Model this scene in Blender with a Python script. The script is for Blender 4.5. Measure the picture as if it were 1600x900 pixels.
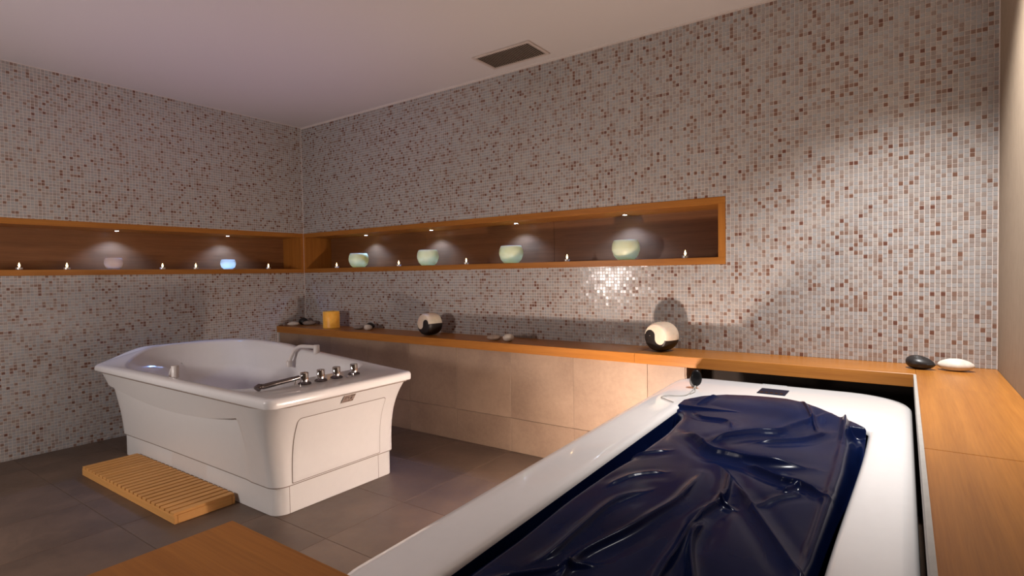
import bpy, bmesh, math, random
import numpy as np
from mathutils import Vector, Matrix
random.seed(7); RNG = np.random.default_rng(11)
scene = bpy.context.scene
for o in list(bpy.data.objects): bpy.data.objects.remove(o)
COL = scene.collection

# ------------------------------------------------------------------ camera
CAMPOS = Vector((4.9853, -3.3813, 1.23)); F_PX = 864.967
YAW, PITCH, ROLL = 0.6167, -0.0273, -0.0155
fw = Vector((-math.sin(YAW)*math.cos(PITCH), math.cos(YAW)*math.cos(PITCH), math.sin(PITCH)))
rt = Vector((math.cos(YAW), math.sin(YAW), 0)); up = rt.cross(fw)
r2 = math.cos(ROLL)*rt + math.sin(ROLL)*up; u2 = -math.sin(ROLL)*rt + math.cos(ROLL)*up
cd = bpy.data.cameras.new('camera'); cam = bpy.data.objects.new('camera', cd); COL.objects.link(cam)
cd.sensor_width = 36; cd.lens = F_PX/1600*36; cd.clip_start = .02
m = Matrix((r2, u2, -fw)).transposed().to_4x4(); m.translation = CAMPOS; cam.matrix_world = m
scene.camera = cam
def px(x, y, z):      # photo pixel -> point on the horizontal plane at height z
    d = fw + (x-800)/F_PX*r2 - (y-450)/F_PX*u2
    t = (z-CAMPOS.z)/d.z
    return CAMPOS + t*d

# ------------------------------------------------------------------ world, exposure, lights
w = bpy.data.worlds.new('world'); scene.world = w; w.use_nodes = True
w.node_tree.nodes['Background'].inputs[0].default_value = (.02, .017, .016, 1)
vs = scene.view_settings; vs.view_transform = 'Standard'; vs.look = 'None'; vs.gamma = 1; vs.use_curve_mapping = False
vs.exposure = 0.0
def lamp(name, kind, loc, power, color, target=None, size=.05, angle=90, blend=.5):
    d = bpy.data.lights.new(name, kind); d.energy = power; d.color = color
    if kind == 'SPOT': d.spot_size = math.radians(angle); d.spot_blend = blend; d.shadow_soft_size = size
    elif kind == 'POINT': d.shadow_soft_size = size
    elif kind == 'AREA': d.shape = 'DISK'; d.size = size
    o = bpy.data.objects.new(name, d); COL.objects.link(o); o.location = loc
    if target is not None:
        o.rotation_euler = (Vector(target)-Vector(loc)).to_track_quat('-Z', 'Y').to_euler()
    return o
lamp('floor_uplight', 'POINT', (3.80, -1.05, .385), 52, (1, .80, .67), size=.035)
lamp('ceiling_downlight', 'SPOT', (4.98, -.86, 2.70), 305, (1, .97, .94), (5.02, -.66, 0), size=.09, angle=98, blend=1)
lamp('room_lamp', 'AREA', (1.5, -4.1, 1.15), 28, (1, .90, .85), (1.3, 0, .95), size=.35)
lamp('entrance_downlight', 'SPOT', (3.6, -2.55, 2.70), 48, (1, .91, .88), (3.65, -2.3, 0), size=.1, angle=84, blend=1)
lamp('tub_mood_light', 'SPOT', (1.35, -1.45, .36), 24, (.60, .40, 1), (1.30, -1.46, 3), size=.05, angle=92, blend=1)

# ------------------------------------------------------------------ materials
MATS = {}
class NT:
    def __init__(s, name):
        s.m = bpy.data.materials.new(name); s.m.use_nodes = True; s.t = s.m.node_tree
        s.b = s.t.nodes['Principled BSDF']; MATS[name] = s.m
    def n(s, typ, **kw):
        nd = s.t.nodes.new(typ)
        for k, v in kw.items(): setattr(nd, k, v)
        return nd
    def l(s, a, b): s.t.links.new(a, b)
    def pos(s): return s.n('ShaderNodeNewGeometry').outputs['Position']
    def obj(s): return s.n('ShaderNodeTexCoord').outputs['Object']
    def mapping(s, vec, scale=(1,1,1), loc=(0,0,0)):
        mp = s.n('ShaderNodeMapping'); s.l(vec, mp.inputs[0]); mp.inputs['Location'].default_value = loc; mp.inputs['Scale'].default_value = scale
        return mp.outputs[0]
    def noise(s, vec, scale, detail=4, rough=.55):
        nd = s.n('ShaderNodeTexNoise'); s.l(vec, nd.inputs['Vector']); nd.inputs['Scale'].default_value = scale
        nd.inputs['Detail'].default_value = detail; nd.inputs['Roughness'].default_value = rough
        return nd.outputs['Fac']
    def ramp(s, fac, stops, interp='LINEAR'):
        r = s.n('ShaderNodeValToRGB'); s.l(fac, r.inputs[0]); cr = r.color_ramp; cr.interpolation = interp
        while len(cr.elements) < len(stops): cr.elements.new(.5)
        for e, (p, c) in zip(cr.elements, stops): e.position = p; e.color = (*c, 1)
        return r.outputs[0]
    def mix(s, fac, a, b, mode='MIX'):
        mx = s.n('ShaderNodeMix', data_type='RGBA', blend_type=mode)
        if isinstance(fac, (int, float)): mx.inputs[0].default_value = fac
        else: s.l(fac, mx.inputs[0])
        for v, i in ((a, 6), (b, 7)):
            if isinstance(v, tuple): mx.inputs[i].default_value = (*v, 1)
            else: s.l(v, mx.inputs[i])
        return mx.outputs[2]
    def bump(s, h, strength, dist=.002):
        b = s.n('ShaderNodeBump'); s.l(h, b.inputs['Height']); b.inputs['Strength'].default_value = strength; b.inputs['Distance'].default_value = dist
        s.l(b.outputs[0], s.b.inputs['Normal'])
    def set(s, color=None, rough=None, metal=None, **kw):
        if color is not None:
            if isinstance(color, tuple): s.b.inputs['Base Color'].default_value = (*color, 1)
            else: s.l(color, s.b.inputs['Base Color'])
        if rough is not None: s.b.inputs['Roughness'].default_value = rough
        if metal is not None: s.b.inputs['Metallic'].default_value = metal
        for k, v in kw.items():
            i = s.b.inputs[k.replace('_', ' ')]
            i.default_value = (*v, 1) if isinstance(v, tuple) and len(v) == 3 and i.type == 'RGBA' else v
        return s.m
def flat(name, color, rough=.5, metal=0, var=.06, scale=30, **kw):
    t = NT(name); f = t.noise(t.pos(), scale, 3)
    c = t.ramp(f, [(.3, tuple(v*(1-var) for v in color)), (.7, tuple(min(1, v*(1+var)) for v in color))])
    return t.set(c, rough, metal, **kw)
def wood(name, axis, dark, light, strip=.02, rough=.32):
    t = NT(name); p = t.pos()
    sc = [1, 1, 1]; sc[axis] = .035
    f = t.noise(t.mapping(p, tuple(170*v for v in sc)), 1, 4, .6)
    g = t.noise(t.mapping(p, tuple(34*v for v in sc), (3, 7, 1)), 1, 3, .5)
    # laminated strips: one random tone for each strip and length
    sn = [1/strip]*3; sn[axis] = 1/1.7
    mp = t.mapping(p, tuple(sn), (.3, .37, .21)); fl = t.n('ShaderNodeVectorMath', operation='FLOOR'); t.l(mp, fl.inputs[0])
    wn = t.n('ShaderNodeTexWhiteNoise'); t.l(fl.outputs[0], wn.inputs['Vector'])
    c1 = t.ramp(f, [(.25, dark), (.72, light)])
    c2 = t.ramp(g, [(.3, dark), (.7, light)])
    c = t.mix(.45, c1, c2); mid = tuple((a+b)/2 for a, b in zip(dark, light))
    c3 = t.ramp(wn.outputs['Value'], [(0, tuple(v*.82 for v in mid)), (1, tuple(v*1.15 for v in mid))])
    c = t.mix(.35, c, c3)
    t.bump(f, .12, .001)
    return t.set(c, rough, 0, Specular_IOR_Level=.22)
WD, WL = (.26, .088, .015), (.50, .205, .040)
wood('bamboo_x', 0, WD, WL); wood('bamboo_y', 1, WD, WL); wood('bamboo_z', 2, WD, WL)
wood('niche_wood_x', 0, (.13, .052, .020), (.29, .125, .050), .045); wood('niche_wood_y', 1, (.13, .052, .020), (.29, .125, .050), .045)
wood('teak_y', 1, (.52, .24, .07), (.74, .39, .13), .06, .5); wood('teak_x', 0, (.52, .24, .07), (.74, .39, .13), .06, .5)

PITCH_T = .0211; XR = 5.339; ZL = .7476; ZC = 2.726
def mosaic(name, scale, loc, streak):
    t = NT(name); p = t.pos()
    mp = t.mapping(p, scale, loc); fl = t.n('ShaderNodeVectorMath', operation='FLOOR'); t.l(mp, fl.inputs[0])
    wn = t.n('ShaderNodeTexWhiteNoise'); t.l(fl.outputs[0], wn.inputs['Vector'])
    pale = [(.0, (0.452, 0.418, 0.392)), (.16, (0.426, 0.420, 0.421)), (.32, (0.400, 0.398, 0.402)), (.46, (0.400, 0.374, 0.359)), (.60, (0.374, 0.333, 0.316)), (.72, (0.351, 0.299, 0.272)), (.82, (0.323, 0.250, 0.215)), (.90, (0.275, 0.180, 0.142)), (.945, (0.228, 0.124, 0.089)), (.98, (0.180, 0.085, 0.063))]
    c = t.ramp(wn.outputs['Value'], pale, 'CONSTANT')
    # aventurine streaks, different in every tile
    sh = t.n('ShaderNodeVectorMath', operation='MULTIPLY_ADD'); t.l(wn.outputs['Color'], sh.inputs[0]); sh.inputs[1].default_value = (9, 9, 9); t.l(p, sh.inputs[2])
    s = t.noise(t.mapping(sh.outputs[0], streak), 1, 3, .6)
    c = t.mix(.55, c, t.ramp(s, [(.25, (.62, .6, .6)), (.75, (1.0, 1.0, 1.0))]), 'MULTIPLY')
    c = t.mix(1, c, t.ramp(s, [(.25, (1.0,)*3), (.75, (1.0,)*3)]), 'MULTIPLY')
    return t.set(c, .16, 0)
K = 1/PITCH_T
mosaic('mosaic_back', (K, 0, K), (-XR*K, .5, -ZL*K), (60, 60, 260))
mosaic('mosaic_left', (0, K, K), (.5, 0, 0), (60, 60, 260))
flat('grout', (.68, .60, .555), .85, var=.08, scale=60)
t = NT('ceiling_paint'); t.bump(t.noise(t.pos(), 180, 3), .05); t.set((.66, .61, .59), .8)
t = NT('wall_fabric'); p = t.pos()
f = t.noise(t.mapping(p, (30, 90, 14)), 1, 5, .7)
t.bump(f, .3, .003); t.set(t.ramp(f, [(.3, (.25, .185, .13)), (.7, (.34, .26, .185))]), .75)
flat('plain_wall', (.20, .17, .15), .8)
def stone(name, a, b, rough):
    t = NT(name); p = t.pos()
    oi = t.n('ShaderNodeObjectInfo')
    sh = t.n('ShaderNodeVectorMath', operation='MULTIPLY_ADD'); t.l(oi.outputs['Random'], sh.inputs[0]); sh.inputs[1].default_value = (37, 11, 23); t.l(p, sh.inputs[2])
    v = sh.outputs[0]
    f = t.noise(v, 2.6, 8, .62); g = t.noise(v, 38, 6, .7)
    c = t.mix(.35, t.ramp(f, [(.32, a), (.68, b)]), t.ramp(g, [(.3, a), (.72, b)]))
    t.bump(g, .12, .002)
    t.set(c, rough); t.l(t.ramp(g, [(.2, (rough-.1,)*3), (.8, (rough+.12,)*3)]), t.b.inputs['Roughness'])
    return t.m
stone('floor_stone', (.062, .040, .028), (.165, .108, .076), .46)
stone('base_stone_lit', (.22, .145, .10), (.38, .265, .185), .5)  # same stone as the floor, with the lamplight put into a lighter colour
flat('joint', (.085, .06, .045), .9)
flat('acrylic', (.80, .785, .785), .14, var=.01, Coat_Weight=.4)
flat('acrylic_panel', (.71, .695, .685), .3, var=.01)
flat('seam', (.22, .17, .14), .7)
flat('chrome', (.78, .78, .8), .08, 1, var=.01)
flat('dark_chrome', (.16, .14, .14), .15, 1, var=.02)
flat('white_plastic', (.72, .67, .64), .3, var=.02)
flat('black_plastic', (.008, .008, .009), .3, Specular_IOR_Level=.2)
flat('display_glass', (.016, .017, .030), .4, Specular_IOR_Level=.03)
flat('grey_print', (.42, .44, .45), .5); flat('plate_metal', (.36, .28, .24), .45, .3); flat('dark_print', (.10, .065, .05), .6)
flat('grey_edge', (.42, .40, .37), .5); flat('dark_void', (.022, .014, .010), .8)
flat('basin_dark', (.05, .05, .06), .5)
flat('pebble_white', (.72, .66, .58), .5, var=.12, scale=40); flat('pebble_grey', (.30, .25, .22), .6, var=.2, scale=60)
flat('pebble_black', (.018, .016, .016), .38, var=.4, scale=60); flat('pebble_tan', (.48, .38, .30), .55, var=.15, scale=50)
flat('candle_cream', (.80, .66, .52), .5, var=.05, Subsurface_Weight=.2); flat('candle_black', (.014, .010, .009), .45, var=.3)
t = NT('vent_metal'); t.set((.42, .34, .28), .5); flat('vent_frame', (.58, .49, .44), .6)
t = NT('amber_wax'); t.set(t.ramp(t.noise(t.pos(), 24, 3), [(.3, (.75, .36, .04)), (.7, (.92, .50, .09))]), .4, Subsurface_Weight=.6, Subsurface_Scale=.05, Subsurface_Radius=(1, .5, .1), Emission_Color=(1, .45, .05), Emission_Strength=.09)
t = NT('frosted_glass'); t.set(t.ramp(t.noise(t.pos(), 8, 2), [(.3, (.74, .64, .28)), (.7, (.82, .72, .36))]), .35, Transmission_Weight=.0, Subsurface_Weight=.25, Subsurface_Scale=.06, Subsurface_Radius=(1, 1, .8))
t = NT('tinted_glass'); t.set((.95, .78, .68), .15, Transmission_Weight=.45, IOR=1.35)
t = NT('mint_glass'); t.set((.90, .90, .74), .3, Subsurface_Weight=.5, Subsurface_Scale=.06, Subsurface_Radius=(.8, 1, .9))
t = NT('vinyl'); f = t.noise(t.pos(), 420, 2); t.bump(f, .03, .0005)
t.set(t.ramp(t.noise(t.pos(), 5, 3), [(.3, (.0018, .0045, .026)), (.7, (.0034, .0085, .042))]), .2, Specular_IOR_Level=.085)
t = NT('tin'); t.set((.7, .68, .66), .3, .6)
t = NT('wax_white'); t.set((.85, .78, .70), .5, Subsurface_Weight=.4, Subsurface_Scale=.01)
t = NT('flame'); t.set((1, .7, .3), .5, Emission_Color=(1, .62, .26), Emission_Strength=14)
t = NT('led_lens'); t.set((.8, .88, 1), .3, Emission_Color=(.62, .78, 1), Emission_Strength=45)
M = MATS

# ------------------------------------------------------------------ mesh helpers
def link(name, me, mat, parent=None, smooth=False, kind=None):
    o = bpy.data.objects.new(name, me); COL.objects.link(o)
    if mat is not None and not me.materials: me.materials.append(M[mat])
    if parent is not None: o.parent = parent; o.matrix_parent_inverse = Matrix.Translation(-parent.location) if parent.type == 'EMPTY' else Matrix()
    if smooth:
        for p in me.polygons: p.use_smooth = True
    if kind: o['kind'] = kind
    return o
def tag(o, label, cat, group=None):
    o['label'] = label; o['category'] = cat
    if group: o['group'] = group
    return o
def empty(name, loc, label, cat, group=None):
    o = bpy.data.objects.new(name, None); COL.objects.link(o); o.location = loc; o.empty_display_size = .05
    return tag(o, label, cat, group)
def fin(bm, name, mat, parent=None, smooth=False, kind=None, auto=None):
    bmesh.ops.recalc_face_normals(bm, faces=bm.faces)
    me = bpy.data.meshes.new(name); bm.to_mesh(me); bm.free()
    o = link(name, me, mat, parent, smooth, kind)
    if auto:
        me.set_sharp_from_angle(angle=math.radians(auto))
    return o
def box(bm, a, b, bev=0, seg=1):
    r = bmesh.ops.create_cube(bm, size=1); vs_ = r['verts']
    for v in vs_:
        v.co = Vector([(a[i]+b[i])/2 + v.co[i]*(b[i]-a[i]) for i in range(3)])
    if bev:
        es = {e for v in vs_ for e in v.link_edges}
        bmesh.ops.bevel(bm, geom=list(es), offset=bev, segments=seg, profile=.7, affect='EDGES')
def boxo(name, a, b, mat, parent=None, bev=0, seg=1, kind=None):
    bm = bmesh.new(); box(bm, a, b, bev, seg); return fin(bm, name, mat, parent, kind=kind)
def loft(bm, rings, closed=True, cap0=False, cap1=False):
    vv = [[bm.verts.new(p) for p in r] for r in rings]; n = len(rings[0])
    for i in range(len(vv)-1):
        for j in range(n if closed else n-1):
            k = (j+1) % n; bm.faces.new((vv[i][j], vv[i][k], vv[i+1][k], vv[i+1][j]))
    if cap0: bm.faces.new(vv[0][::-1])
    if cap1: bm.faces.new(vv[-1])
    return vv
def lathe(name, prof, mat, parent=None, loc=(0,0,0), n=28, smooth=True, auto=40, cap0=True, cap1=True):
    bm = bmesh.new(); L = Vector(loc)
    rings = [[L+Vector((r*math.cos(2*math.pi*j/n), r*math.sin(2*math.pi*j/n), z)) for j in range(n)] for r, z in prof]
    loft(bm, rings, True, cap0, cap1)
    return fin(bm, name, mat, parent, smooth, auto=auto)
def tube(name, pts, rad, mat, parent=None, n=12, auto=50):
    bm = bmesh.new(); P = [Vector(p) for p in pts]; rings = []
    rads = rad if isinstance(rad, (list, tuple)) else [rad]*len(P)
    prev = None
    for i, p in enumerate(P):
        d = (P[min(i+1, len(P)-1)]-P[max(i-1, 0)]).normalized()
        if prev is None: a = d.orthogonal().normalized()
        else: a = (prev-d*prev.dot(d)).normalized()
        prev = a; b = d.cross(a)
        rings.append([p+rads[i]*(a*math.cos(2*math.pi*j/n)+b*math.sin(2*math.pi*j/n)) for j in range(n)])
    loft(bm, rings, True, True, True)
    return fin(bm, name, mat, parent, True, auto=auto)
def spline(pts, k=8):
    P = [Vector(p) for p in pts]; out = []
    for i in range(len(P)-1):
        a, b, c, d = P[max(i-1, 0)], P[i], P[i+1], P[min(i+2, len(P)-1)]
        for j in range(k):
            t_ = j/k
            out.append(.5*((2*b)+(c-a)*t_+(2*a-5*b+4*c-d)*t_*t_+(3*b-a-3*c+d)*t_**3))
    return out+[P[-1]]
def rrect(x0, x1, y0, y1, rad, ns=14, nc=10):
    # counter-clockwise from front-left: radii (front-left, front-right, back-right, back-left)
    rfl, rfr, rbr, rbl = rad; pts = []
    cs = [((x0+rfl, y0+rfl), rfl, 180), ((x1-rfr, y0+rfr), rfr, 270), ((x1-rbr, y1-rbr), rbr, 0), ((x0+rbl, y1-rbl), rbl, 90)]
    for i, ((cx, cy), r, a0) in enumerate(cs):
        arc = [(cx+r*math.cos(math.radians(a0+90*k/nc)), cy+r*math.sin(math.radians(a0+90*k/nc))) for k in range(nc+1)]
        pts += arc
        (nx, ny), nr, na = cs[(i+1) % 4]
        q = (nx+nr*math.cos(math.radians(na)), ny+nr*math.sin(math.radians(na))); e = arc[-1]
        pts += [(e[0]+(q[0]-e[0])*k/ns, e[1]+(q[1]-e[1])*k/ns) for k in range(1, ns)]
    return pts
def sstep(a, b, v):
    t_ = min(1, max(0, (v-a)/(b-a))); return t_*t_*(3-2*t_)
def struct(o): o['kind'] = 'structure'; return o

# ------------------------------------------------------------------ room shell
YF = -4.6
NX1, NZ0, NZ1, ND = 4.13, 1.262, 1.660, .30         # niche: outer right end, bottom, top, depth
NY1 = -3.2
floor = struct(boxo('floor', (-.5, YF-.1, -.12), (XR+.1, .45, -.006), 'joint'))
ceiling = struct(boxo('ceiling', (-.5, YF-.1, ZC), (XR+.1, .45, ZC+.1), 'ceiling_paint'))
bm = bmesh.new()
box(bm, (-.0, 0, 0), (XR, .4, NZ0)); box(bm, (0, 0, NZ1), (XR, .4, ZC)); box(bm, (NX1, 0, NZ0), (XR, .4, NZ1)); box(bm, (0, ND+.02, NZ0), (NX1, .4, NZ1))
wall_back = struct(fin(bm, 'wall_back', 'grout'))
bm = bmesh.new()
box(bm, (-.45, YF, 0), (0, .4, NZ0)); box(bm, (-.45, YF, NZ1), (0, .4, ZC)); box(bm, (-.45, YF, NZ0), (0, NY1, NZ1)); box(bm, (-.45, NY1, NZ0), (-ND-.02, .4, NZ1))
wall_left = struct(fin(bm, 'wall_left', 'grout'))
wall_right = struct(boxo('wall_right', (XR, YF, 0), (XR+.1, .4, ZC), 'wall_fabric'))
wall_front = struct(boxo('wall_front', (-.45, YF-.1, 0), (XR+.1, YF, ZC), 'plain_wall'))

# floor tiles
TP = .4915
me_t = None
for i in range(-4, 8):
    for j in range(-5, 5):
        x0, y0 = 1.797+i*TP, -2.30+j*TP
        xa, xb, ya, yb = max(x0, 0.001), min(x0+TP, XR), max(y0, YF), min(y0+TP, 0)
        if xb-xa < .03 or yb-ya < .03: continue
        boxo('floor_tile', (xa+.0009, ya+.0009, -.006), (xb-.0009, yb-.0009, 0), 'floor_stone', floor, .0012)

# mosaic tiles
TW = .0184
def tiles_mesh(name, cells, plane, mat, parent):
    n = len(cells); g = TW/2
    base = np.array([[-g, -g], [g, -g], [g, g], [-g, g]])
    c = np.array(cells)                                            # (n,2): along, z
    al = c[:, None, 0]+base[None, :, 0]; zz = c[:, None, 1]+base[None, :, 1]
    tilt = RNG.normal(0, .012, (n, 2)); h = .0016+RNG.uniform(-.0003, .0003, (n, 1))+base[None, :, 0]*tilt[:, :1]+base[None, :, 1]*tilt[:, 1:]
    V = np.zeros((n, 8, 3)); ia, ih = (0, 1) if plane == 'back' else (1, 0)
    sg = -1 if plane == 'back' else 1
    V[:, :4, ia] = al; V[:, :4, 2] = zz; V[:, :4, ih] = -sg*.0005
    s = .955
    V[:, 4:, ia] = c[:, None, 0]+base[None, :, 0]*s; V[:, 4:, 2] = c[:, None, 1]+base[None, :, 1]*s; V[:, 4:, ih] = sg*h
    F = np.array([[4, 5, 6, 7], [0, 1, 5, 4], [1, 2, 6, 5], [2, 3, 7, 6], [3, 0, 4, 7]])
    FF = (F[None]+8*np.arange(n)[:, None, None]).reshape(-1, 4)
    if plane == 'left': FF = FF.copy()
    me = bpy.data.meshes.new(name); me.from_pydata(V.reshape(-1, 3).tolist(), [], FF.tolist())
    if plane == 'left': me.flip_normals()
    me.update()
    return link(name, me, mat, parent, kind='stuff')
cellsB = []; single = []
nx = int(XR/PITCH_T); nz = int((ZC-ZL)/PITCH_T)+1
for i in range(nx):
    x = XR-(i+.5)*PITCH_T
    for k in range(nz):
        z = ZL+(k+.5)*PITCH_T
        if z+TW/2 > ZC: continue
        if x+TW/2 < NX1 and NZ0 < z-TW/2 and z+TW/2 < NZ1: continue
        if i < 4 and k < 75: single.append((x, z))
        else: cellsB.append((x, z))
tiles_mesh('mosaic_tiles', cellsB, 'back', 'mosaic_back', wall_back)
bm = bmesh.new(); g = TW/2
vv = [bm.verts.new(p) for p in [(-g, .0005, -g), (g, .0005, -g), (g, .0005, g), (-g, .0005, g)]]+[bm.verts.new((a*.955, -.0016, b*.955)) for a, b in ((-g, -g), (g, -g), (g, g), (-g, g))]
for f in ([4, 5, 6, 7], [0, 1, 5, 4], [1, 2, 6, 5], [2, 3, 7, 6], [3, 0, 4, 7]): bm.faces.new([vv[q] for q in f])
me_tile = bpy.data.meshes.new('tile'); bm.to_mesh(me_tile); bm.free(); me_tile.materials.append(M['mosaic_back'])
for x, z in single[:300]:
    o = bpy.data.objects.new('mosaic_tile', me_tile); COL.objects.link(o); o.parent = wall_back; o.location = (x, 0, z)
    o.rotation_euler = (random.gauss(0, .012), 0, random.gauss(0, .012))
cellsL = []
for i in range(int(3.6/PITCH_T)):
    y = -(i+.5)*PITCH_T
    for k in range(int(ZC/PITCH_T)):
        z = (k+.5)*PITCH_T
        if z+TW/2 > ZC or (y > -.315 and z < .7): continue
        if y > NY1 and NZ0 < z-TW/2 and z+TW/2 < NZ1: continue
        cellsL.append((y, z))
tiles_mesh('mosaic_tiles', cellsL, 'left', 'mosaic_left', wall_left)
# pale corner trims
struct(boxo('trim_1', (.0, -.006, ZL), (.006, 0, ZC), 'grout')); struct(boxo('trim_2', (XR-.004, -.004, ZL), (XR, 0, ZC), 'grout'))
struct(boxo('trim_3', (0, -.005, ZC-.004), (XR, 0, ZC), 'ceiling_paint'))

# ------------------------------------------------------------------ wooden niches
FT = .042
n1 = empty('wall_niche', (NX1/2, .15, NZ0), 'long wood-lined niche in the mosaic wall above the ledge, holding four pale bowls', 'niche')
boxo('back_panel', (0, ND, NZ0), (1.42, ND+.02, NZ1), 'niche_wood_x', n1); boxo('back_panel', (1.4225, ND, NZ0), (2.78, ND+.02, NZ1), 'niche_wood_x', n1); boxo('back_panel', (2.7825, ND, NZ0), (NX1, ND+.02, NZ1), 'niche_wood_x', n1)
boxo('bottom_board', (.0, -.004, NZ0), (NX1, ND, NZ0+FT), 'bamboo_x', n1, .0015)
boxo('top_board', (.0, -.004, NZ1-FT), (NX1, ND, NZ1), 'bamboo_x', n1, .0015)
boxo('end_board', (NX1-FT, -.0035, NZ0+FT), (NX1, ND, NZ1-FT), 'bamboo_z', n1)
boxo('end_board', (.004, -.0035, NZ0+FT), (.04, ND, NZ1-FT), 'bamboo_z', n1)
n2 = empty('wall_niche', (-.15, NY1/2, NZ0), 'wood-lined niche in the wall behind the bathtub, holding two small bowls', 'niche')
boxo('back_panel', (-ND-.02, NY1, NZ0), (-ND, -.0, NZ1), 'niche_wood_y', n2)
boxo('bottom_board', (-ND, NY1, NZ0), (.004, -.005, NZ0+FT), 'bamboo_y', n2, .0015)
boxo('top_board', (-ND, NY1, NZ1-FT), (.004, -.005, NZ1), 'bamboo_y', n2, .0015)
boxo('end_board', (-ND, -.040, NZ0+FT), (.0035, -.005, NZ1-FT), 'bamboo_z', n2)
boxo('end_board', (-ND, NY1, NZ0+FT), (.0035, NY1+FT, NZ1-FT), 'bamboo_z', n2)
ZS = NZ0+FT; ZT = NZ1-FT
LED_C = (.19, .40, 1)
def led(x, y, power, label, soft):
    e = empty('niche_spotlight', (x, y, ZT), label, 'spotlight', 'small spotlights in the niche ceilings')
    lathe('ring', [(.021, 0), (.021, -.003), (.0145, -.004), (.0145, 0)], 'chrome', e, (x, y, ZT), 20)
    lathe('lens', [(.0135, -.0005), (.0135, -.0028), (.009, -.0036)], 'led_lens', e, (x, y, ZT), 16)
    l = lamp('niche_light', 'SPOT', (x, y, ZT-.006), power, LED_C, (x, y+0, 0) if True else None, size=.012, angle=126, blend=.6)
for i, (x, y) in enumerate(((.745, .178), (1.605, .178), (2.51, .178), (3.42, .178))):
    led(x, y, 17, 'small blue-white spotlight above the %s pale bowl from the corner' % ['first', 'second', 'third', 'fourth'][i], .01)
led(-.178, -1.575, 17, 'small blue-white spotlight above the tinted glass bowl', .01)
led(-.178, -.682, 17, 'small blue-white spotlight above the mint bowl', .01)

def bowl(x, y, D, H, mat, label, group, name='frosted_bowl'):
    R = D/2
    pr = [(R*.50, 0), (R*.62, .004), (R*.86, H*.22), (R*.985, H*.48), (R, H*.60), (R*.96, H*.82), (R*.86, H*.97), (R*.83, H), (R*.79, H*.985)]
    inner = [(R*.88, H*.82), (R*.92, H*.60), (R*.9, H*.45), (R*.76, H*.22), (R*.5, .010)]
    o = lathe(name, pr+inner, mat, None, (0, 0, 0), 40, auto=60); o.location = (x, y, ZS+.0005)
    return tag(o, label, 'bowl', group)
gB = 'bowls in the long niche'
for i, (x, y) in enumerate(((.70, .12), (1.615, .12), (2.50, .12), (3.455, .11))):
    bowl(x, y, .188, .134, 'frosted_glass', 'round frosted pale green bowl, %s from the corner in the long niche' % ['first', 'second', 'third', 'fourth'][i], gB)
bowl(-.12, -1.625, .128, .092, 'tinted_glass', 'small tinted glass bowl with bright rim in the niche behind the bathtub', 'bowls in the side niche', 'glass_bowl')
bowl(-.12, -.715, .130, .088, 'mint_glass', 'small mint white bowl in the niche behind the bathtub', 'bowls in the side niche', 'glass_bowl')

def tealight(x, y, label, group, proto=[None]):
    e = empty('tealight_candle', (x, y, ZS+.0005), label, 'candle', group)
    L = (x, y, ZS+.0005)
    if proto[0] is None:
        proto[0] = []
        for nm, pr, mt in (('cup', [(.0175, 0), (.0195, .002), (.0195, .016), (.0185, .016), (.0185, .012)], 'tin'), ('wax', [(.0183, .003), (.0183, .012), (.004, .0128)], 'wax_white'), ('wick', [(.0008, .012), (.0008, .019)], 'pebble_black'), ('flame', [(.001, .017), (.0052, .024), (.0062, .029), (.0045, .038), (.0022, .045), (.0004, .051)], 'flame')):
            o = lathe(nm, pr, mt, None, (0, 0, 0), 14); o.parent = e; proto[0].append(o)
    else:
        for o in proto[0]:
            c = o.copy(); COL.objects.link(c); c.parent = e
    return e
ordn = ['first', 'second', 'third', 'fourth', 'fifth']
for i, x in enumerate((.455, 1.325, 2.105, 3.035, 3.875)):
    tealight(x, .05, 'lit white tealight in the long niche, %s from the corner' % ordn[i], 'tealights in the long niche')
for i, y in enumerate((-.36, -1.035, -1.30, -1.945, -2.215)):
    tealight(-.05, y, 'lit white tealight in the niche behind the bathtub, %s from the corner' % ordn[i], 'tealights in the side niche')

# ------------------------------------------------------------------ ledges and tiled base
YL = -.322; ZB = .688; XI = 5.030
led1 = empty('wooden_ledge', (2.5, -.16, ZB), 'long bamboo ledge running along the mosaic wall above the stone base', 'ledge')
boxo('board', (.002, YL, ZB), (3.690, -.001, ZL), 'bamboo_x', led1, .0015); boxo('board', (3.6912, YL, ZB), (XI-.0005, -.001, ZL), 'bamboo_x', led1, .0015)
led2 = empty('wooden_ledge', (5.18, -1.4, ZB), 'wide bamboo ledge along the right-hand wall beside the massage tub', 'ledge')
boxo('board', (XI, -1.560, ZB), (XR-.001, -.001, ZL), 'bamboo_y', led2, .0015); boxo('board', (XI, -2.818, ZB), (XR-.001, -1.5625, ZL), 'bamboo_y', led2, .0015)
boxo('edge_strip', (XI-.010, -2.818, ZB+.004), (XI, YL-.001, ZL-.0015), 'grey_edge', led2)
led3 = empty('wooden_ledge', (4.6, -3.2, ZB), 'dark bamboo ledge in the foreground at the foot of the massage tub', 'ledge')
boxo('board', (3.898, -3.12, ZB), (XR-.001, -2.8195, ZL), 'bamboo_x', led3, .0015)
boxo('board', (3.898, -3.60, ZB), (XR-.001, -3.121, ZL), 'bamboo_x', led3, .0015)
YB = -.305; XE = 3.985
base = empty('tiled_base', (2, -.15, 0), 'low stone tiled base under the long wooden ledge', 'plinth')
boxo('core', (.003, YB+.008, .0), (XE, -.001, ZB), 'joint', base)
ex = [.02]+[1.797+TP*k for k in range(-3, 5)]+[XE]
ex = [.02, .322, .814, 1.305, 1.797, 2.288, 2.780, 3.271, 3.763, XE]
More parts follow.
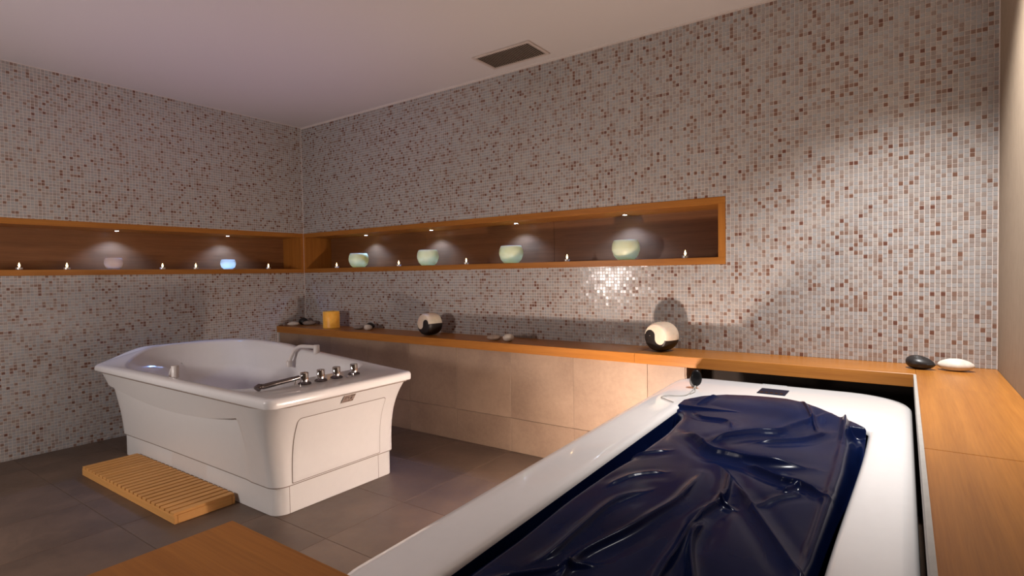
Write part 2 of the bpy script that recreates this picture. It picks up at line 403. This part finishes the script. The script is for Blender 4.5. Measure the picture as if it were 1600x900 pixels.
for a, b in zip(ex[:-1], ex[1:]):
    for z0, z1 in ((.0, .232), (.232, ZB)):
        boxo('base_tile', (a+.0012, YB, z0+.0012), (b-.0012, YB+.0075, z1-.0012), 'base_stone_lit', base, .001)
for z0, z1 in ((.0, .232), (.232, ZB)): boxo('base_tile', (XE, YB+.0015, z0+.0012), (XE+.007, -.002, z1-.0012), 'base_stone_lit', base, .001)
boxo('corner_trim', (.003, YB-.002, 0), (.018, YB+.02, ZB), 'grey_edge', base)
b2 = empty('ledge_support', (5.2, -1.5, 0), 'dark support wall under the right-hand bamboo ledge', 'support')
boxo('panel', (XI+.03, -2.80, 0), (XR-.002, -.002, ZB), 'dark_void', b2)
b4 = empty('ledge_support', (4.5, -.02, 0), 'near-black panel standing in for the shaded recess under the ledge at the head of the massage tub', 'support')
boxo('panel', (XE+.009, -.030, 0), (XI+.029, -.002, ZB), 'dark_void', b4)  # near-black sheet stands in for the shade of the open recess
b3 = empty('ledge_support', (4.6, -3.2, 0), 'dark support under the foreground bamboo ledge', 'support')
boxo('panel', (3.93, -3.57, 0), (XR-.002, -2.85, ZB), 'dark_void', b3)

# ------------------------------------------------------------------ things on the ledge
c = lathe('pillar_candle', [(.070, 0), (.074, .003), (.074, .146), (.070, .152), (.060, .153), (.050, .146), (.012, .142)], 'amber_wax', None, (0, 0, 0), 40, auto=50)
c.location = (.655, -.175, ZL+.0005); tag(c, 'thick amber pillar candle on the ledge near the corner', 'candle')
def pebble(x, y, sx, sy, sz, rz, mat, label, group, z=ZL, ry=0, point=0):
    bm = bmesh.new(); bmesh.ops.create_icosphere(bm, subdivisions=4, radius=1)
    ph = random.random()*6
    for v in bm.verts:
        p = v.co.copy(); k = 1+.05*math.sin(2.3*p.x+ph)+.04*math.sin(3.1*p.y+1.3*ph)+point*p.x
        zz = max(p.z, -.9)
        v.co = Vector((p.x*sx*(1+.04*math.sin(3*p.y+ph)), p.y*sy*k, (zz*(1-.06*p.x) + .9)*sz*(k if zz > 0 else 1)))
    zmin = min(v.co.z for v in bm.verts)
    for v in bm.verts: v.co.z -= zmin
    o = fin(bm, 'pebble', mat, None, True); o.location = (x, y, z+.0005); o.rotation_euler = (0, ry, rz)
    return tag(o, label, 'stone', group)
A = .6
g1 = 'pebbles near the corner'; g2 = 'pebbles beside the amber candle'; g3 = 'pebbles between the round candles'; g4 = 'stones at the right end'
pebble(.115, -.215, .055, .035, .019, A, 'pebble_white', 'pale oval pebble at the corner end of the ledge, left of the amber candle', g1)
pebble(.215, -.105, .065, .045, .022, A, 'pebble_grey', 'flat grey pebble touching the black one, left of the amber candle', g1)
pebble(.118, -.105, .045, .040, .034, A, 'pebble_black', 'black pebble between two paler pebbles, left of the amber candle', g1)
pebble(1.005, -.145, .055, .035, .019, A, 'pebble_grey', 'dark flat pebble just right of the amber candle', g2)
pebble(1.150, -.160, .036, .036, .026, A, 'pebble_white', 'small pale upright pebble beside the dark pebbles, right of the amber candle', g2)
pebble(1.078, -.080, .040, .036, .027, A, 'pebble_black', 'small black pebble behind two others, right of the amber candle', g2)
pebble(2.575, -.215, .056, .038, .020, .3, 'pebble_tan', 'flat pinkish pebble between the two black and white candles', g3)
pebble(2.705, -.220, .040, .040, .026, .3, 'pebble_white', 'rounded cream pebble between the two black and white candles', g3)
pebble(2.655, -.150, .030, .028, .022, .3, 'pebble_grey', 'small grey pebble behind the cream one on the ledge', g3)
pebble(5.048, -.150, .058, .042, .030, -.35, 'pebble_black', 'rough black stone at the right end of the ledge', g4, point=-.22)
pebble(5.180, -.135, .066, .042, .027, -.1, 'pebble_white', 'smooth white oval stone at the right end of the ledge', g4)

def yin_yang(x, y, R, T, rz, roll, label):
    e = empty('yin_yang_candle', (x, y, ZL), label, 'candle', 'black and white candles on the ledge')
    def comma(sign, n=40):
        pts = []
        for k in range(n+1):                       # outer half circle, from the right end to the left end
            a = math.pi*k/n; pts.append((math.cos(a), sign*math.sin(a)))
        for k in range(1, n):                      # S-curve back: left lobe, then right lobe
            s = -1+2*k/n; cx = -.5 if s < 0 else .5
            h = math.sqrt(max(0, .25-(s-cx)**2)); pts.append((s, h if s < 0 else -h))
        return pts
    for sign, nm, mt in ((1, 'white_half', 'candle_cream'), (-1, 'black_half', 'candle_black')):
        pts = comma(sign); bm = bmesh.new(); rings = []
        for t_ in (-1, -.97, -.88, -.7, -.45, -.2, 0, .2, .45, .7, .88, .97, 1):
            s = .80+.20*math.sqrt(max(0, 1-abs(t_)**2.6))
            rings.append([(p[0]*R*s*.998, t_*T/2, p[1]*R*s*.998) for p in pts])
        loft(bm, rings, True, True, True)
        o = fin(bm, nm, mt, None, True, auto=40); o.parent = e
        if sign == -1:
            w_ = lathe('wick', [(.002, 0), (.0025, .002), (.0005, .006)], 'pebble_grey', None, (0, 0, 0), 8)
            w_.parent = o; w_.location = (-R*.4, -T/2, 0); w_.rotation_euler = (math.pi/2, 0, 0)
    e.location = (x, y, ZL+R+.0005); e.rotation_euler = (0, roll, rz)
yin_yang(1.915, -.185, .088, .135, math.pi-.15, .10, 'round black and white swirl candle nearest the bathtub, on the ledge')
yin_yang(3.800, -.165, .088, .135, -.28, .20, 'round black and white swirl candle on the ledge by the massage tub head')

# ------------------------------------------------------------------ whirlpool bathtub
tb = empty('whirlpool_bathtub', (1.45, -1.45, 0), 'white freestanding whirlpool bathtub with flared panels and chrome knobs', 'bathtub')
bx = [.3, .4, .95, 1.30, 1.53, 1.68, 2.08, 2.33, 2.57]; bz = [.726, .73, .747, .741, .716, .706, .680, .662, .648]
def zrim(x, y):
    h = float(np.interp(x, bx, bz)); f0 = .634+.016*(x-.4)/2.17
    return f0+(h-f0)*sstep(-1.99, -1.60, y)
RX0, RX1, RY0, RY1 = .385, 2.572, -1.955, -1.02
rad_o = (.07, .05, .035, .28)
def ring(x0, x1, y0, y1, rad, zf): return [(a, b, zf(a, b)) for a, b in rrect(x0, x1, y0, y1, rad)]
def off(d, rad=rad_o): return (RX0+d, RX1-d, RY0+d, RY1-d, tuple(max(.012, r-d) for r in rad))
bm = bmesh.new(); rings = []
rings.append(ring(*off(.022), lambda a, b: .603))
rings.append(ring(*off(.002), lambda a, b: .602))
rings.append(ring(*off(0), lambda a, b: .607))
rings.append(ring(*off(0), lambda a, b: zrim(a, b)-.016))
rings.append(ring(*off(.004), lambda a, b: zrim(a, b)-.006))
rings.append(ring(*off(.013), lambda a, b: zrim(a, b)))
rings.append(ring(*off(.03), lambda a, b: zrim(a, b)+.002))
IN = (.50, 2.275, -1.900, -1.085); ir = (.40, .20, .16, .34)
def inn(l, r, f, b, grow, zf): return ring(IN[0]+l, IN[1]-r, IN[2]+f, IN[3]-b, tuple(max(.03, v*grow) for v in ir), zf)
rings.append(inn(-.012, -.012, -.012, -.012, 1, lambda a, b: zrim(a, b)+.001))
rings.append(inn(0, 0, 0, 0, 1, lambda a, b: zrim(a, b)-.005))
rings.append(inn(.006, .006, .006, .006, 1, lambda a, b: zrim(a, b)-.02))
rings.append(inn(.03, .014, .012, .014, 1, lambda a, b: .615+.3*(zrim(a, b)-.64)))
rings.append(inn(.06, .02, .05, .018, 1, lambda a, b: .595))
rings.append(inn(.08, .022, .085, .020, .97, lambda a, b: .592-.03*sstep(-1.7, -1.3, b)))
rings.append(inn(.10, .03, .10, .024, .94, lambda a, b: .575-.05*sstep(-1.7, -1.3, b)))
rings.append(inn(.24, .07, .13, .08, .85, lambda a, b: .44))
rings.append(inn(.42, .11, .16, .11, .8, lambda a, b: .27))
rings.append(inn(.50, .17, .21, .16, .7, lambda a, b: .20))
rings.append(inn(.60, .27, .28, .24, .5, lambda a, b: .185))
loft(bm, rings, True, False, True)
basin = fin(bm, 'basin', 'acrylic', tb, True, auto=75)
# flared apron with the smiling groove on the front
def prof(z):         # outward offset from the plinth line, by height
    u = (z-.155)/(.603-.155); return .115*(.30*u+.70*u*u)
def profr(z): return .14*max(0, (z-.155)/.448)**3
AX0, AX1, AY0, AY1 = .500, 2.415, -1.835, -1.035
def zc(x): return .432+.072*((x-1.36)/.82)**2
def front_rows(n1_=14, n2_=10):
    return n1_, n2_
bm = bmesh.new(); rows = []
outl = rrect(0, 1, 0, 1, (.07,)*4, 60, 8)     # only for the count
def aring(z_of, below):
    out = []
    base_pts = rrect(AX0, AX1, AY0, AY1, (.075, .075, .05, .16), 60, 8)
    for (x, y) in base_pts:
        z = z_of(x, y); d = prof(z)
        cx, cy = (AX0+AX1)/2, (AY0+AY1)/2
        # push outwards
        ox = -d*sstep(AX0+.09, AX0, x)+profr(z)*sstep(AX1-.09, AX1, x)
        oy = -d*.92*sstep(AY0+.09, AY0, y)+.0*d
        if y < AY0+.03 and .50 < x < 2.18:
            win = .55*sstep(.50, .54, x)+.45*sstep(.54, 1.0, x)
            win *= sstep(2.175, 2.155, x)
            if below: oy += .050*win*math.exp(-(zc(x)-z)/.17)
        out.append((x+ox, y+oy, z))
    return out
nb, na = 16, 10
def zlow(t_): return lambda x, y: .155+(zc(min(2.2, max(.5, x)))-.155)*t_
def zupp(t_): return lambda x, y: zc(min(2.2, max(.5, x)))+(.604-zc(min(2.2, max(.5, x))))*t_
rows = [aring(zlow(i/nb), True) for i in range(nb+1)]+[aring(zupp(i/na), False) for i in range(na+1)]
inner0 = [(x+(-.03 if x > 1.4 else .03)*0 + (1.45-x)*.02, y+(-1.43-y)*.04, .155) for x, y, z in rows[0]]
loft(bm, [inner0]+rows, True)
apron = fin(bm, 'apron', 'acrylic_panel', tb, True, auto=45)
def seam_ring(row, z_shift, hgt, out_):
    bm = bmesh.new(); c_ = Vector((1.45, -1.43, 0)); a_ = []; b_ = []
    for p in row:
        n_ = Vector((p[0], p[1], 0))-c_; n_.normalize(); q = Vector(p)+n_*out_
        a_.append((q.x, q.y, q.z+z_shift)); b_.append((q.x, q.y, q.z+z_shift+hgt))
    loft(bm, [a_, b_], True); fin(bm, 'seam', 'seam', apron)
seam_ring(rows[0], -.003, .0045, .0008); seam_ring(rows[-1], -.0105, .0055, .0055)
# plinth
def plinth(name, pts_xy, z0, z1, parent, mat='acrylic_panel', th=.02):
    bm = bmesh.new(); c_ = Vector((1.45, -1.43))
    outer = [Vector(p) for p in pts_xy]; inner = [p+(c_-p).normalized()*th for p in outer]
    r_ = []
    for P_, zz in ((inner, z0), (outer, z0), (outer, z1-.004), ([p+(c_-p).normalized()*.004 for p in outer], z1), (inner, z1)):
        r_.append([(p.x, p.y, zz) for p in P_])
    loft(bm, r_+[r_[0]], False)
    v0 = [v for v in bm.verts]
    return fin(bm, name, mat, parent, True, auto=40)
PX0, PX1, PY0, PY1 = .512, 2.392, -1.815, -1.035
pl = rrect(PX0, PX1, PY0, PY1, (.05, .07, .045, .12), 40, 8)
s1, s2 = -1.742, -1.150
frontp = [p for p in pl if not (p[0] > 2.38 and p[1] > s1)]
# order: walk ring; cut the right side between the seams
i0 = min(i for i, p in enumerate(pl) if p[0] > PX1-.001 and p[1] > s1)
i1 = max(i for i, p in enumerate(pl) if p[0] > PX1-.001 and p[1] < s2)
wrap = pl[i1+1:]+pl[:i0]; wrap = [(PX1, s2+.0015)]+wrap+[(PX1, s1-.0015)]
for y_ in (s1, s2): boxo('seam', (PX1-.01, y_-.002, .003), (PX1-.0005, y_+.002, .150), 'seam', apron)
plinth('plinth', wrap, .002, .155, tb)
plinth('plinth_panel', [(PX1, s1+.0015)]+[(PX1, s1+(s2-s1)*k/6) for k in range(1, 6)]+[(PX1, s2-.0015)], .002, .155, tb)
# access panel on the tap end, following the flare
def end_x(z): return AX1+profr(z)
bm = bmesh.new(); nzr = 12; ya, yb, zb_, zt_ = -1.738, -1.160, .165, .505
out = rrect(ya, yb, zb_, zt_, (.006, .006, .02, .02), 10, 6)
def slab(outline, lift):
    return [(end_x(z)+lift, y, z) for y, z in outline]
def shrink(d): return rrect(ya+d, yb-d, zb_+d, zt_-d, (.006, .006, max(.004, .02-d), max(.004, .02-d)), 10, 6)
rings = [slab(out, .0005), slab(out, .0025), slab(shrink(.003), .0035)]
for k in range(1, 8):
    f = 1-k/8; yc, zc_ = (ya+yb)/2, (zb_+zt_)/2
    s_ = [(yc+(y-yc)*f, zc_+(z-zc_)*f) for y, z in shrink(.003)]
    rings.append(slab(s_, .0035))
loft(bm, rings, True, False, True)
acc = fin(bm, 'access_panel', 'acrylic_panel', tb, True, auto=40)
bm = bmesh.new(); so, si = shrink(-.004), shrink(.0)
loft(bm, [slab(so, .0008), slab(si, .0012)], True); fin(bm, 'panel_gap', 'seam', acc)
# type plate
bm = bmesh.new(); box(bm, (-.0008, -.0385, -.026), (.0012, .0385, .026))
plate = fin(bm, 'type_plate', 'plate_metal', tb); plate.matrix_parent_inverse = Matrix(); px_ = end_x(.563)
plate.location = Vector((px_+.005, -1.462, .563))-tb.location; plate.rotation_euler = (0, .62, 0)
for (a, b, z0, z1) in ((.006, .034, .017, .023), (-.032, -.008, .013, .0165), (-.032, -.012, .006, .009), (-.032, -.014, -.004, -.001), (.026, .034, -.021, -.012), (.004, .008, -.020, -.008), (-.030, .02, -.018, -.0155), (.010, .022, -.006, .010), (-.005, .001, .001, .012)):
    boxo('print', (.0012, a, z0), (.0018, b, z1), 'dark_print', plate)
# chrome knobs and hand shower
for i, y in enumerate((-1.640, -1.540, -1.438, -1.318)):
    x = 2.395; z = zrim(x, y)+.002
    k = lathe('knob', [(.0215, .012), (.0215, .058), (.0195, .0605), (.002, .061)], 'chrome', tb, (x, y, z), 24)
    lathe('knob_base', [(.034, -.003), (.034, .004), (.030, .008), (.024, .010), (.022, .0125)], 'dark_chrome', k, (x, y, z) if False else (x-tb.location.x*0, y, z), 24)
    if i == 3: lathe('button', [(.008, 0), (.008, .018), (.006, .020)], 'chrome', tb, (x+.045, y-.045, z-.002), 12)
    if i == 2: lathe('button', [(.012, 0), (.012, .004), (.010, .006)], 'chrome', tb, (x+.03, y+.055, z-.002), 14)
zd = zrim(2.40, -1.75)
hs = empty('hand_shower', (2.39, -1.75, zd), 'slim dark chrome hand shower lying on the bathtub deck', 'shower')
tube('handle', spline([(2.395, -1.672, zd+.004+.040), (2.388, -1.73, zd+.004+.0335), (2.378, -1.80, zd+.004+.027), (2.368, -1.858, zd+.004+.020)], 6), [.011]*4+[.0125]*8+[.0135]*7, 'dark_chrome', hs, 14)
tube('spray_head', spline([(2.368, -1.855, zd+.004+.021), (2.366, -1.878, zd+.026), (2.368, -1.890, zd+.018)], 5), [.0135]*4+[.016]*4+[.018]*3, 'dark_chrome', hs, 14)
tube('holder', [(2.40, -1.700, zd+.009), (2.398, -1.697, zd+.018), (2.395, -1.690, zd+.030)], .004, 'chrome', hs, 8)
# grab handles
def handle(pts, posts, name='grab_handle'):
    h = tube(name, spline(pts, 8), .013, 'white_plastic', tb, 14)
    for (x, y, z0, z1) in posts:
        lathe('mount', [(.021, z0), (.021, z1-.004), (.018, z1)], 'white_plastic', h, (x, y, 0), 18)
handle([(1.700, -1.075, .742), (1.62, -1.085, .742), (1.545, -1.10, .738), (1.505, -1.115, .71), (1.485, -1.13, .665), (1.475, -1.14, .625)], [(1.700, -1.075, .695, .758), (1.475, -1.14, .598, .64)])
handle([(1.455, -1.872, .690), (1.40, -1.862, .682), (1.33, -1.84, .655), (1.27, -1.82, .62)], [(1.462, -1.875, .640, .712)])

# ------------------------------------------------------------------ duckboard
mx0, mx1, my0, my1, mh = .770, 2.020, -2.140, -1.832, .046
mat = empty('duckboard', ((mx0+mx1)/2, (my0+my1)/2, 0), 'slatted teak duckboard on the floor in front of the bathtub', 'mat')
boxo('rail', (mx0, my0, 0), (mx1, my0+.016, mh-.004), 'teak_x', mat, .002); boxo('rail', (mx0, my1-.016, 0), (mx1, my1, mh-.004), 'teak_x', mat, .002)
boxo('end_rail', (mx1-.014, my0+.0165, .0), (mx1, my1-.0165, mh-.004), 'teak_y', mat, .002); boxo('end_rail', (mx0, my0+.0165, 0), (mx0+.014, my1-.0165, mh-.004), 'teak_y', mat, .002)
NS = 23; sp = (mx1-mx0)/NS; me_s = None
for k in range(NS):
    xa = mx0+k*sp
    o = boxo('slat', (.006, my0+.001, mh-.0035), (sp-.006, my1-.001, mh+.010), 'teak_y', None, .0015) if me_s is None else bpy.data.objects.new('slat', me_s)
    if me_s is None: me_s = o.data
    else: COL.objects.link(o)
    o.parent = mat; o.location = Vector((xa, 0, 0))-mat.location

# ------------------------------------------------------------------ massage tub
ZR = .650
mt = empty('massage_tub', (4.53, -1.6, 0), 'large white massage tub with smooth rounded rim, filling the right foreground', 'tub')
def sh_(p):          # the foot end narrows slightly on the left
    x, y, z = p; u = (5.012-x)/(5.012-4.0); return (x+max(0, u)*.042*(-.55-y) if y < -.55 else x, y, z)
def tin(p):
    x, y, z = p; return (x-.030*sstep(-1.15, -2.35, y)*max(0, min(1, (x-4.5)/.3)), y, z)
def tr(x0, x1, y0, y1, rad, z): return [sh_((a, b, z)) for a, b in rrect(x0, x1, y0, y1, rad, 30, 12)]
TX0, TX1, TY0, TY1 = 3.992, 5.014, -2.790, -.352
ro = (.12, .12, .25, .15)
def to(d, z): return tr(TX0+d, TX1-d, TY0+d, TY1-d, tuple(max(.02, r-d) for r in ro), z)
IX0, IX1, IY0, IY1 = 4.185, 4.880, -2.690, -1.040
rin = (.03, .03, .03, .03)
def ti(d, z): return tr(IX0+d, IX1-d, IY0+d, IY1-d, tuple(max(.02, r-d) for r in rin), z)
_ti = ti
def ti(d, z): return [tin(p) for p in _ti(d, z)]
bm = bmesh.new()
rings = [to(.10, .001), to(.085, .10), to(.05, .45), to(.03, .58), to(.012, .600), to(.003, .612), to(0, .625), to(.003, .638), to(.012, .646), to(.035, .650), to(.06, .651)]
rings += [ti(-.04, .651), ti(-.018, .6495), ti(-.008, .646), ti(-.002, .638), ti(0, .632)]
loft(bm, rings, True)
fin(bm, 'shell', 'acrylic', mt, True, auto=75)
bm = bmesh.new(); loft(bm, [ti(0, .632), ti(.001, .60), ti(.012, .50), ti(.05, .40)], True, False, True); fin(bm, 'liner', 'vinyl', mt, True, auto=60)
P4 = [px(1187, 606.5, .653), px(1231, 610.5, .653), px(1229.5, 618.5, .653), px(1185, 614.5, .653)]
dx0, dx1 = 4.424, 4.544; dy0, dy1 = -.628, -.508
cp = boxo('control_display', (dx0, dy0, .6505), (dx1, dy1, .6545), 'display_glass', mt, .001)
for k in range(5): boxo('key', (dx0+.012+k*.021, dy0+.016, .6545), (dx0+.024+k*.021, dy0+.03, .6551), 'dark_chrome', cp)
lg = boxo('badge', (4.405, -.395, .6505), (4.515, -.385, .6514), 'grey_print', mt)
for k in range(9): boxo('badge_mark', (4.412+k*.011, -.412, .6505), (4.418+k*.011, -.402, .6514), 'grey_print', lg)

# ---- vinyl sheet
yf_x = [4.15, 4.195, 4.215, 4.26, 4.34, 4.42, 4.50, 4.58, 4.65, 4.72, 4.80, 4.84, 4.875, 4.90]
yf_y = [-1.03, -.95, -.895, -.825, -.750, -.725, -.725, -.735, -.775, -.85, -.940, -.99, -1.05, -1.08]
folds = [  # pixels, height, width, asymmetry
 ([(1099,695),(1122,686),(1150,680),(1184,676),(1216,675),(1235,668),(1259,660),(1290,652)], .026, .030),
 ([(1172,692),(1205,690),(1232,688),(1260,684),(1300,672)], .018, .020),
 ([(1066,671),(1090,688),(1112,706),(1140,713),(1169,719),(1220,725),(1272,730)], .032, .030),
 ([(1117,721),(1128,728),(1136,738),(1140,750),(1131,777),(1094,805),(1056,861),(1028,900),(1000,940)], .024, .020),
 ([(1103,810),(1085,832),(1080,855),(1084,900),(1090,940)], .022, .018),
 ([(1145,745),(1187,805),(1239,880),(1270,925)], .020, .022),
 ([(1160,722),(1215,748),(1248,757),(1298,781)], .024, .018),
 ([(1222,767),(1248,757)], .016, .012),
 ([(1098,735),(1065,777),(1020,806),(981,828),(911,861),(873,900),(840,930)], .022, .022),
 ([(1019,763),(962,781),(905,822),(860,858),(815,875)], .016, .024),
 ([(1085,634),(1100,628),(1122,622)], .016, .014),
 ([(1084,640),(1099,650),(1136,657),(1144,668)], .014, .016),
 ([(1277,676),(1268,656),(1252,634)], .018, .014),
 ([(1300,650),(1312,642),(1321,655),(1319,680),(1318,692)], .022, .014),
 ([(1050,700),(980,705),(940,712)], .010, .020),
 ([(1045,735),(990,740),(945,757)], .009, .022),
 ([(1150,790),(1125,780),(1131,765)], .014, .012),
 ([(940,875),(900,880),(820,890),(760,893)], .016, .018),
 ([(1172,790),(1215,775),(1262,770)], .009, .015),
]
NXC, NYC = 240, 560
us = np.linspace(0, 1, NXC); vsn = np.linspace(0, 1, NYC)
YEND = -2.672
U, Vv = np.meshgrid(us, vsn)
def xl(y): return 4.193+.042*np.maximum(0, -.55-y)*.85*.8
XLn = 4.200+.7*U*0
Yg = np.zeros_like(U); Xg = np.zeros_like(U)
Xn = 4.196+(4.876-4.196)*U
yfar = np.interp(Xn, yf_x, yf_y)
# smooth the far outline
Yg = yfar+(YEND-yfar)*Vv
lft = 4.184+.014*np.clip((-1.10-Yg)/.12, 0, 1)+.0345*np.maximum(0, -.55-Yg)*np.clip((-.85-Yg)/.3, 0, 1)
Xg = lft+(4.876-lft)*U
tt = np.clip((Yg+1.15)/-1.2, 0, 1); Xg = Xg-.030*tt*tt*(3-2*tt)*np.clip((Xg-4.5)/.3, 0, 1)
P2 = np.stack([Xg, Yg], -1)
def dist_poly(pts):
    best = np.full(Xg.shape, 9.); tpar = np.zeros(Xg.shape); side = np.zeros(Xg.shape); L = 0
    segs = [np.array(pts[i+1])-np.array(pts[i]) for i in range(len(pts)-1)]; tot = sum(np.linalg.norm(s) for s in segs)
    for i, s in enumerate(segs):
        a = np.array(pts[i]); l = np.linalg.norm(s); d = s/l; r = P2-a
        t_ = np.clip(r@d, 0, l); q = r-t_[..., None]*d; dd = np.sqrt((q**2).sum(-1))
        k = dd < best; best = np.where(k, dd, best); tpar = np.where(k, (L+t_)/tot, tpar); side = np.where(k, np.sign(d[0]*q[..., 1]-d[1]*q[..., 0]), side); L += l
    return best, tpar, side
Zg = np.full(Xg.shape, .628)
Zg += .012*np.sin((Xg-4.2)*4.2)+.012*np.exp(-((Yg+1.6)/.9)**2)
# head cushion raised on the rim
headm = 1/(1+np.exp(-(Yg+1.0+.10*(Xg-4.5))/.045)); Zg += .030*headm
for pts, h, wd in folds:
    pw = [tuple(px(a, b, .655)[:2]) for a, b in pts]
    sm = spline([(p[0], p[1], 0) for p in pw], 5); pw = [(p.x, p.y) for p in sm]
    d, tp, sd = dist_poly(pw)
    taper = np.clip(np.minimum(tp, 1-tp)/.22, 0, 1); taper = taper*taper*(3-2*taper); taper = .12+.88*taper
    wloc = wd*np.where(sd > 0, .55, 1.25)
    wloc = wloc*.45; Zg += .78*h*taper*(1/(1+(d/wloc)**2)**1.3) - .12*h*taper*np.exp(-((d-1.6*wd)/(.9*wd))**2)
# right selvage: the sheet folds down before the rim
kp = [tuple(px(a, b, .650)[:2]) for a, b in [(1330,640),(1322,655),(1319,692),(1309,735),(1295,786),(1281,833),(1258,900),(1225,1000),(1180,1150)]]
ky = np.array([p[1] for p in kp])[::-1]; kx = np.array([p[0] for p in kp])[::-1]
xk = np.interp(Yg, ky, kx); dk = Xg-xk
selv = np.clip((-.93-Yg)/.10, 0, 1)
Zg += selv*(.014*np.exp(-(dk/.016)**2)-.034/(1+np.exp(-(dk-.022)/.006)))
Zg += selv*.010*np.exp(-((dk-.065)/.012)**2)*(np.sin(9*Yg)*.5+.6)
# left edge falls into the basin
dl = Xg-lft; inb = np.clip((-1.08-Yg)/.12, 0, 1)
Zg -= inb*(.012+.10*np.exp(-((Yg+1.5)/.62)**2))*np.exp(-(dl/(.016+.016*np.exp(-((Yg+1.5)/.45)**2)))**2)
dr = 4.876-.030*tt*tt*(3-2*tt)-Xg; Zg -= inb*.030*np.exp(-(dr/.012)**2)
# soft random creasing
for _ in range(26):
    a = RNG.uniform(0, math.pi); fx, fy = math.cos(a)*RNG.uniform(6, 22), math.sin(a)*RNG.uniform(6, 22)
    Zg += .00055*np.sin(fx*Xg+fy*Yg+RNG.uniform(0, 6))
# head hem lies on the rim
dy = yfar-Yg; hem = np.exp(-(dy/.030)**2); lay = np.clip((Yg+1.06)/.10, 0, 1)
Zg = Zg*(1-hem*lay)+(.6545)*hem*lay
onrim = (Yg > -.87) | False
rimz = np.clip((Yg+1.085)/.04, 0, 1); Zg = np.where(rimz > 0, np.maximum(Zg, .6545*rimz+(1-rimz)*.60), Zg)
vco = np.stack([Xg, Yg, Zg], -1).reshape(-1, 3)
idx = np.arange(NXC*NYC).reshape(NYC, NXC)
fc = np.stack([idx[:-1, :-1], idx[1:, :-1], idx[1:, 1:], idx[:-1, 1:]], -1).reshape(-1, 4)
me = bpy.data.meshes.new('vinyl_sheet'); me.from_pydata(vco.tolist(), [], fc.tolist()); me.update()
sheet = link('vinyl_sheet', me, 'vinyl', None, True); tag(sheet, 'wrinkled glossy navy blue vinyl sheet covering the massage tub', 'cover')
so_ = sheet.modifiers.new('thickness', 'SOLIDIFY'); so_.thickness = .0015; so_.offset = -1

# hand remote with its cable
rp = px(1088, 606, .652)
rm = empty('hand_remote', (rp.x, rp.y, ZR), 'black hand remote standing on the rim at the head of the massage tub', 'remote')
def ell(name, c_, r_, mat_, parent, rot=None):
    bm = bmesh.new(); bmesh.ops.create_uvsphere(bm, u_segments=24, v_segments=16, radius=1)
    for v in bm.verts: v.co = Vector((v.co.x*r_[0], v.co.y*r_[1], v.co.z*r_[2]))
    bmesh.ops.rotate(bm, verts=bm.verts, cent=(0, 0, 0), matrix=Matrix.Rotation(rot or 0, 3, 'Z')); bmesh.ops.translate(bm, verts=bm.verts, vec=c_)
    return fin(bm, name, mat_, parent, True)
ell('face', (rp.x+.004, rp.y-.014, .703), (.027, .013, .040), 'black_plastic', rm, .3)
ell('body', (rp.x-.010, rp.y+.004, .685), (.024, .018, .0335), 'grey_edge', rm, .3)
tube('cable', spline([(rp.x+.002, rp.y-.012, .668), (rp.x+.010, rp.y-.05, .656), (rp.x+.024, rp.y-.10, .655), (rp.x+.02, rp.y-.16, .655)], 8), .0022, 'grey_edge', rm, 8)
tube('cable', spline([(rp.x-.0, rp.y-.012, .668), (rp.x+.006, rp.y-.08, .655), (rp.x+.012, rp.y-.19, .655), (rp.x-.02, rp.y-.235, .656), (rp.x-.055, rp.y-.25, .656), (rp.x-.07, rp.y-.29, .655), (rp.x-.03, rp.y-.33, .655), (rp.x+.01, rp.y-.36, .655)], 8), .0022, 'grey_edge', rm, 8)

# ------------------------------------------------------------------ ceiling vent
ve = empty('ceiling_vent', (2.77, -.232, ZC-.02), 'rectangular slatted ventilation grille in the ceiling', 'vent')
vx0, vx1, vy0, vy1 = 2.555, 2.988, -.345, -.122
bm = bmesh.new()
for a, b in (((vx0-.022, vy0-.022), (vx1+.022, vy0)), ((vx0-.022, vy1), (vx1+.022, vy1+.022)), ((vx0-.022, vy0), (vx0, vy1)), ((vx1, vy0), (vx1+.022, vy1))):
    box(bm, (*a, ZC-.010), (*b, ZC-.0005), .002)
fin(bm, 'frame', 'vent_frame', ve)
boxo('backing', (vx0, vy0, ZC-.002), (vx1, vy1, ZC-.0005), 'dark_void', ve)
me_s = None; NV = 26
for k in range(NV):
    x = vx0+(k+.5)*(vx1-vx0)/NV
    if me_s is None:
        bm = bmesh.new(); box(bm, (-.0052, vy0+.001, -.0012), (.0052, vy1-.001, .0012)); bmesh.ops.rotate(bm, verts=bm.verts, cent=(0, 0, 0), matrix=Matrix.Rotation(.5, 3, 'Y'))
        o = fin(bm, 'slat', 'vent_metal'); me_s = o.data
    else: o = bpy.data.objects.new('slat', me_s); COL.objects.link(o)
    o.parent = ve; o.location = Vector((x, 0, ZC-.007))-ve.location
